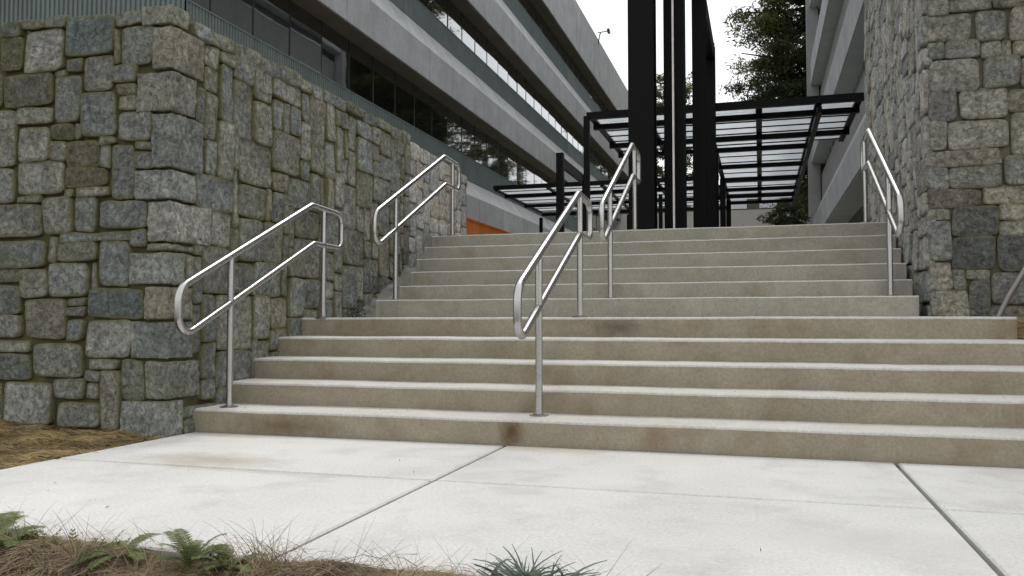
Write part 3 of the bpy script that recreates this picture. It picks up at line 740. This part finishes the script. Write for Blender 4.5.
for a, b_ in ((XA+.056, XM-.056), (XM+.056, XB-.056)):
    purlins(cano, a, b_, [10.3+.5*i for i in range(7)]+[13.9+.72*i for i in range(11)]); panels(cano, a, b_, 10.04, 21.6)
for a, b_ in ((XB+.056, XE-.101), (-1.899, XA-.056), (XLL+.101, -2.001)):
    purlins(cano, a, b_, [10.3+.5*i for i in range(7)]); panels(cano, a, b_, 10.04, 13.45)
for (x, y) in ((-2.95, 9.96), (XA, 13.6), (XA, 17.4), (XA, 21.5)):
    wd = .05 if x < -2 else .07
    mb = MB(); mb.box((x-wd, y-wd, 1.645), (x+wd, y+wd, ZC-.025)); mb.build('post', M['black'], cano)

c2 = empty('side_canopy', (-5.5, 17.7, 1.65), 'low black branch canopy reaching across to the long office block', 'canopy')
beams(c2, [((-7.15, 17.55, ZC+.0), (-1.0, 17.67, ZC+.11)), ((-7.05, 18.3, ZC-.13), (-1.0, 18.42, ZC-.03)), ((-7.05, 20.4, ZC-.13), (-1.0, 20.52, ZC-.03)), ((-7.05, 22.6, ZC-.13), (-1.0, 22.72, ZC-.03))], 'cross_beam')
beams(c2, [((x-.05, 17.671, ZC-.025), (x+.05, 22.7, ZC+.02)) for x in (-7.1, -5.6, -4.1, -2.6, -1.1)], 'long_beam')
for x in (-7.1, -5.6, -4.1, -2.6):
    purlins(c2, x+.051, x+1.449, [18.0+.62*i for i in range(8)]); panels(c2, x+.051, x+1.449, 17.68, 22.65, .85)
for (x, y) in ((-7.05, 22.5), (-4.1, 22.5), (-2.6, 18.4)):
    mb = MB(); mb.box((x-.05, y-.05, 1.645), (x+.05, y+.05, ZC-.205)); mb.build('post', M['black'], c2)
t = empty('steel_goalpost_frame', (-4.39, 14, 1.65), 'short black steel post with a level beam running back to the branch canopy', 'steel frame')
mb = MB(); mb.box((-4.47, 13.92, 1.645), (-4.31, 14.08, 4.60)); mb.build('post', M['black'], t)
mb = MB(); mb.box((-4.43, 14.081, 4.30), (-4.35, 16.6, 4.52)); mb.build('beam', M['black'], t)
mb = MB(); mb.box((-4.42, 16.601, 1.645), (-4.32, 16.7, 4.55)); mb.build('post', M['black'], t)
mb = MB(); mb.box((-4.45, 14.081, 4.523), (-4.34, 16.6, 4.545)); mb.build('cap_strip', M['pipe'], t)

# ------------------------------------------------------------------ far building
t = empty('cream_building', (0, 52, 1.5), 'distant low cream building with dark window band seen beneath the canopy', 'building')
mb = MB(); mb.box((-12, 52, 0), (9, 60, 8.05)); mb.build('cream_wall', M['cream'], t)
mb = MB(); mb.box((-12, 52.2, 8.051), (9, 60, 9.0)); mb.build('upper_wall', M['taupe'], t)
for i in range(9):
    mb = MB(); mb.box((-11+i*2.2, 52.14, 8.15), (-11+i*2.2+1.4, 52.19, 8.85)); mb.build('window', M['glass'], t)
mb = MB(); mb.box((-12.1, 51.9, 9.001), (9.1, 60.1, 9.4)); mb.build('roof', M['taupe'], t)

# ------------------------------------------------------------------ trees
def leafcard(mb, p, size, rng, shade):
    a = Vector((rng.gauss(0,1), rng.gauss(0,1), rng.gauss(0,1))).normalized(); b_ = a.orthogonal().normalized()
    c = a.cross(b_); an = rng.uniform(0, 6.28); d = b_*math.cos(an)+c*math.sin(an); e = a.cross(d)
    l, w = size*rng.uniform(.7, 1.3), size*rng.uniform(.14, .28)
    vs = [p-d*l, p+e*w, p+d*l, p-e*w]
    mb.add(vs, [(0,1,2,3)], 0, (shade, shade, shade, 1))
def pine_tree(name, loc, h, r, crown0, seed, leaves, label, size=.2, cat='tree', group=None, m='pine', dens=1.0):
    rng = random.Random(seed); base = Vector(loc)
    t = empty(name, loc, label, cat, group)
    tk = MB(); lean = Vector((rng.uniform(-.03, .03), rng.uniform(-.03, .03), 1))
    path = [base+lean*h*.97*i/8+Vector((rng.uniform(-.1, .1), rng.uniform(-.1, .1), 0))*(i > 0) for i in range(9)]
    tk.tube(path, h*.018, 9, r2=h*.003)
    cr = MB(); nl = int(34*dens); cl = []
    for i in range(nl):
        f = crown0+(1-crown0)*(i+.5)/nl
        z0 = base+lean*h*f; an = i*2.4+rng.uniform(-.5, .5)
        prof = math.sin(math.pi*min(1, .18+.82*(1-(f-crown0)/(1-crown0))))**.6
        ln = r*prof*rng.uniform(.55, 1.1)
        d = Vector((math.cos(an), math.sin(an), rng.uniform(-.05, .45)))
        tip = z0+d*ln; mid = z0+d*ln*.5+Vector((0, 0, -.05*ln))
        tk.tube([z0, mid, tip], h*.005, 5, r2=h*.0012)
        for k in range(rng.randint(5, 8)):
            g = rng.uniform(.35, 1.05); c = z0+d*ln*g+Vector((rng.gauss(0, .16*r), rng.gauss(0, .16*r), rng.gauss(0, .09*r)))
            cl.append((c, r*rng.uniform(.11, .21), rng.uniform(.05, .95)))
            if rng.random() < .5: tk.tube([mid, c], h*.002, 4, r2=h*.0008)
    per = leaves//len(cl)
    for c, rad, sh in cl:
        for _ in range(per):
            v = Vector((rng.gauss(0, .5), rng.gauss(0, .5), rng.gauss(0, .28)))
            leafcard(cr, c+v*rad, size, rng, max(0, min(1, sh+rng.uniform(-.25, .25))))
    tk.build('trunk', M['bark'], t); cr.build('crown', M[m], t)
    return t
def copy_tree(o, loc, rz, s, label):
    c = o.copy(); COL.objects.link(c); c.location = loc; c.rotation_euler = (0, 0, rz); c.scale = (s, s, s); c['label'] = label
    for ch in o.children:
        d = ch.copy(); COL.objects.link(d); d.parent = c
    return c
GT = 'trees beyond the office buildings'
t1 = pine_tree('pine_tree', (3.7, 43.5, 1.5), 24, 4.7, .22, 3, 130000, 'large dark pine tree rising beyond the concrete office wing', .17, group=GT, dens=2.5)
t2 = pine_tree('pine_tree', (-6.7, 66, 1.5), 19.5, 3.2, .3, 8, 9000, 'thin distant pine tree seen between the black columns', .24, group=GT)
copy_tree(t2, (-10.6, 68, 1.5), 1.2, .95, 'distant pine tree peeking out past the end of the long office roof')
# trees further right, which the office windows mirror
spots = [(9, 41, 1.0, .9), (13.5, 47, 2.0, 1.05), (19, 43, 3.1, .85), (8, 53, 4.0, 1.0), (7.5, 63, 5.0, .95), (8, 73, .6, .9), (9, 84, 1.6, .9), (14, 66, 2.6, 1.0), (12, 96, 3.6, 1.0)]
for i, (x, y, rz, s) in enumerate(spots):
    copy_tree(t1 if i in (0, 1, 3, 7) else t2, (x, y, 1.5), rz, s if i in (0, 1, 3, 7) else s*1.15, 'pine tree hidden behind the office wing and mirrored in the ribbon windows')
t3 = pine_tree('evergreen_shrub', (1.3, 33, 1.6), 4.0, 1.15, .12, 21, 7000, 'dark evergreen shrub beneath the far end of the canopy', .12, 'shrub', None, 'evergreen')
# bare winter shrub
t = empty('bare_shrub', (-.35, 30, 1.6), 'leafless twiggy shrub in front of the cream building under the canopy', 'shrub')
mb = MB(); rg = random.Random(4)
def twig(p, d, l, r, n):
    q = p+d*l; mb.tube([p, p+d*l*.5+Vector((rg.uniform(-.05, .05), 0, 0))*l, q], r, 4, r2=r*.6)
    if n:
        for _ in range(rg.randint(2, 3)):
            twig(p+d*l*rg.uniform(.5, 1), (d+Vector((rg.uniform(-.7, .7), rg.uniform(-.5, .5), rg.uniform(-.1, .5)))).normalized(), l*.68, r*.6, n-1)
for i in range(7): twig(Vector((-.35+.12*i-.3, 30, 1.6)), Vector((rg.uniform(-.35, .35), rg.uniform(-.3, .3), 1)).normalized(), 1.5, .035, 3)
mb.build('branches', M['bark'], t)

# ------------------------------------------------------------------ low planting
def ribbon(mb, pts, w, shade, mi=0):
    vs = []; L = len(pts)
    for i, p in enumerate(pts):
        p = Vector(p); t_ = (Vector(pts[min(i+1, L-1)])-Vector(pts[max(i-1, 0)])).normalized()
        s = t_.cross(Vector((0, -.8, .6)))
        s = s.normalized() if s.length > 1e-4 else Vector((1, 0, 0))
        ww = w*(1-.85*i/(L-1)); vs += [p-s*ww, p+s*ww]
    mb.add(vs, [(2*i, 2*i+1, 2*i+3, 2*i+2) for i in range(L-1)], mi, (shade, shade, shade, 1))
rg = random.Random(9)
mb = MB()
def needle(x, y, z, ln, w, sh, up=.25):
    an = rg.uniform(0, 6.28); d = Vector((math.cos(an), math.sin(an), rg.uniform(-.1, up)))
    c = Vector((x, y, z+rg.uniform(0, .022))); bend = Vector((0, 0, -.12*ln))
    ribbon(mb, [c-d*ln*.5+bend, c, c+d*ln*.5+bend], w, sh)
for _ in range(17000):
    x = rg.uniform(-5.6, -3.5); y = rg.uniform(-1.9, -.26)
    if x > -3.57+rg.gauss(0, .02): continue
    needle(x, y, bank(x, y), rg.uniform(.10, .22), .0017, min(1, max(0, .42+.6*noise.noise(Vector((x*5, y*6, 0)))+rg.uniform(-.45, .45))))
tag(mb.build('pine_straw', M['straw']), 'brown pine straw mulch covering the bed beside the pavement', 'pine straw', None, 'stuff')
mb = MB()
for _ in range(24000):
    x = rg.uniform(-3.0, -.28); y = max(-2.85, rg.gauss(-2.55, .10))
    needle(x, y, bank(x, y)+.004, rg.uniform(.05, .16), .0013, min(1, max(0, .45+.5*noise.noise(Vector((x*4, y*4, 8)))+rg.uniform(-.35, .35))), .4)
for _ in range(420):
    x = rg.uniform(-2.9, -.3); needle(x, rg.uniform(-2.56, -2.36), max(0.0, bank(x, -2.46))+.006, rg.uniform(.08, .2), .0012, rg.random(), 1.3)
tag(mb.build('dead_grass_mulch', M['drygrass']), 'matted dead grass and straw along the near pavement edge', 'dead grass', None, 'stuff')
mb = MB()
for _ in range(1500):
    x = rg.uniform(1.56, 3); y = rg.uniform(1.33, 2.15)
    needle(x, y, .61+.12*smooth(1.3, 2.1, y), rg.uniform(.10, .2), .0014, rg.uniform(.2, .8))
tag(mb.build('straw_mulch', M['straw']), 'pine straw on the small bed behind the landing end', 'pine straw', None, 'stuff')

def tuft(name, x, y, n, hgt, spread, label, cat, m, w=.0016, seed=1, group=None, curl=.6):
    r_ = random.Random(seed); z0 = bank(x, y); t_ = MB()
    for _ in range(n):
        a = r_.uniform(0, 6.28); l = hgt*r_.uniform(.45, 1.15); s = spread*r_.uniform(.3, 1.1)
        p = Vector((x+r_.gauss(0, .035), y+r_.gauss(0, .03), z0-.01)); d = Vector((math.cos(a), math.sin(a)*.7, 0)); kk = r_.uniform(.2, 1)*curl
        pts = [p+d*s*(q/6)**1.5+Vector((0, 0, l*(q/6)-kk*l*(q/6)**3*.6)) for q in range(7)]
        ribbon(t_, pts, w*r_.uniform(.7, 1.3), r_.random())
    o = t_.build(name, M[m], origin=(x, y, z0)); return tag(o, label, cat, group, 'thing')
def px(x, y, z=0.0):   # where the sight line through a measured picture point meets the near ground
    return None
tuft('blue_grass_clump', -.60, -2.50, 110, .125, .17, 'clump of broad blue-green grass blades at the near pavement edge', 'grass clump', 'bluegrass', .006, 5, curl=.8)
GD = 'dry grass tufts along the near pavement edge'
k = 0
for (x, y, n, h_, s, lab) in [
    (-1.36, -2.56, 90, .19, .16, 'largest arching dry grass tuft, right of the dark ferns'),
    (-1.98, -2.60, 40, .17, .16, 'dry grass tuft between the leftmost fern and the middle fern'),
    (-1.74, -2.60, 34, .18, .13, 'dry grass tuft just left of the darkest fern'),
    (-2.26, -2.58, 30, .18, .14, 'dry grass tuft beside the leftmost fern'),
    (-1.10, -2.60, 26, .12, .14, 'short dry grass tuft left of the blue-green clump'),
    (-.90, -2.60, 22, .11, .14, 'short dry grass tuft touching the blue-green clump'),
    (-.40, -2.52, 22, .12, .16, 'sparse wiry dry grass tuft right of the blue-green clump')]:
    k += 1; tuft('dry_grass_tuft', x, y, n, h_, s, lab, 'grass tuft', 'drygrass', .0013, 30+k, GD, .9)

def fern(x, y, n, length, label, seed, up=.75):
    r_ = random.Random(seed); z0 = bank(x, y); mb = MB()
    for i in range(n):
        a = 2*math.pi*i/n+r_.uniform(-.4, .4); l = length*r_.uniform(.7, 1.1); d = Vector((math.cos(a), math.sin(a), 0)); u_ = up*r_.uniform(.7, 1.2)
        pts = [Vector((x, y, z0))+d*l*(q/14)*(.55+.3*(q/14))+Vector((0, 0, l*u_*(q/14)-l*.5*(q/14)**2.4)) for q in range(15)]
        sh = r_.uniform(.2, .9); ribbon(mb, pts, .0018, .2)
        for q in range(2, 15):
            f = q/14; tv = (pts[q]-pts[q-1]).normalized(); side = tv.cross(Vector((0, 0, 1)))
            side = side.normalized() if side.length > .05 else Vector((1, 0, 0))
            nrm = side.cross(tv); pl = l*.20*math.sin(math.pi*min(1, .15+.85*(1-f)))**.8+.004
            for sg in (-1, 1):
                for off in (0, .5):
                    b0 = pts[q]-(pts[q]-pts[q-1])*off; e = b0+side*sg*pl+tv*pl*.35-nrm*pl*.12*r_.uniform(.2, 1.6); w_ = tv*l*.02
                    mid = b0+(e-b0)*.45
                    mb.add([b0-w_*.7, mid-w_, e, mid+w_, b0+w_*.7], [(0,1,2,3,4)], 0, (min(1, sh+r_.uniform(-.15, .15)),)*3+(1,))
    o = mb.build('fern', M['fern'], origin=(x, y, z0)); return tag(o, label, 'fern', 'ferns along the near pavement edge', 'thing')
fern(-2.44, -2.50, 12, .20, 'large green fern at the extreme left end of the near planting', 2)
fern(-2.31, -2.56, 8, .15, 'smaller fern crowding beside the largest fern', 3)
fern(-1.86, -2.56, 8, .15, 'small pale fern among dead grass in the middle of the bed', 4)
fern(-1.64, -2.53, 10, .135, 'dark upright fern with stiff pointed fronds', 5, 1.2)
fern(-1.50, -2.54, 9, .125, 'bright fern tucked against the largest dry grass tuft', 6, 1.0)

# sprigs of creeping green between the straw
mb = MB(); rg = random.Random(12)
for _ in range(420):
    x = rg.uniform(-2.75, -1.3); y = rg.gauss(-2.56, .08)
    if noise.noise(Vector((x*3.3, y*3, 2))) < -.02: continue
    z = bank(x, y); a = rg.uniform(0, 6.28); l = rg.uniform(.03, .085); d = Vector((math.cos(a), math.sin(a), rg.uniform(.3, 1.3))).normalized()
    for q in range(6):
        c = Vector((x, y, z))+d*l*q/6
        for sg in (-1, 1):
            sd = d.cross(Vector((0, 0, 1))); sd = sd.normalized()*sg if sd.length > .05 else Vector((sg, 0, 0))
            e = c+sd*l*.28*(1-q/7)+d*l*.12; sh = rg.random()
            mb.add([c-d*.003, e-d*.004, e+d*.003, c+d*.004], [(0,1,2,3)], 0, (sh, sh, sh, 1))
tag(mb.build('green_undergrowth', M['sprig']), 'low green sprigs creeping through the near straw', 'ground cover', None, 'stuff')
mb = MB()
for _ in range(90):
    x = rg.uniform(-3.4, 2.5); y = rg.choice([rg.uniform(-2.3, -.05)]*2+[rg.uniform(.02, .28), rg.uniform(.36, .6), rg.uniform(1.4, 2.1)])
    z = 0 if y < 0 else (.157 if y < .3 else (.307 if y < .65 else .757))
    p = Vector((x, y, z+.006)); leafcard(mb, p, rg.uniform(.004, .011), rg, rg.random())
tag(mb.build('leaf_litter', M['litter']), 'scattered crumbs of dead leaves on the pavement and steps', 'leaf litter', None, 'stuff')

# a weed in the corner of the landing
mb = MB(); rg = random.Random(2)
for _ in range(150):
    a = rg.uniform(0, 6.28); p = Vector((-3.42+rg.gauss(0, .05), 2.02+rg.gauss(0, .05), .75+abs(rg.gauss(0, .075))))
    leafcard(mb, p, .02, rg, rg.random()*.5)
tag(mb.build('weed', M['weed'], origin=(-3.42, 2.02, .75)), 'small dark weed growing where the landing meets the mossy stone wall', 'plant', None, 'thing')

# ------------------------------------------------------------------ light, sky, camera
w = bpy.data.worlds.new('World'); scene.world = w; w.use_nodes = True
nt = w.node_tree; bg = nt.nodes['Background']
sky = nt.nodes.new('ShaderNodeTexSky'); sky.sky_type = 'NISHITA'; sky.sun_disc = False
EL, AZ = R(62), R(8)
sky.sun_elevation = EL; sky.sun_rotation = AZ; sky.dust_density = 6; sky.air_density = 1.2; sky.ozone_density = 1
hs = nt.nodes.new('ShaderNodeHueSaturation'); hs.inputs['Saturation'].default_value = .18
nt.links.new(sky.outputs[0], hs.inputs['Color'])
mx = nt.nodes.new('ShaderNodeMix'); mx.data_type = 'RGBA'; mx.inputs[0].default_value = .6
nt.links.new(hs.outputs[0], mx.inputs[6]); mx.inputs[7].default_value = (8.65, 8.75, 8.8, 1)      # even overcast layer
nt.links.new(mx.outputs[2], bg.inputs['Color']); bg.inputs['Strength'].default_value = .12
sl = bpy.data.lights.new('sun', 'SUN'); sl.energy = 1.0; sl.angle = R(22); sl.color = (1, .96, .9)
so = bpy.data.objects.new('sun', sl); COL.objects.link(so)
dirv = Vector((math.sin(AZ)*math.cos(EL), math.cos(AZ)*math.cos(EL), math.sin(EL)))
so.rotation_euler = dirv.to_track_quat('Z', 'Y').to_euler()

cam = bpy.data.cameras.new('camera'); co = bpy.data.objects.new('camera', cam); COL.objects.link(co)
co.location = (0, -4.685, .716)
yaw, pit, rol = .2886, .0405, -.0016
fw = Vector((-math.sin(yaw)*math.cos(pit), math.cos(yaw)*math.cos(pit), math.sin(pit)))
co.rotation_euler = fw.to_track_quat('-Z', 'Y').to_euler()
cam.sensor_width = 36; cam.lens = 36*837.56/1024; cam.clip_start = .05; cam.clip_end = 3000
scene.camera = co
vs_ = scene.view_settings; vs_.view_transform = 'Standard'; vs_.look = 'None'; vs_.gamma = 1; vs_.exposure = 0.45; vs_.use_curve_mapping = False
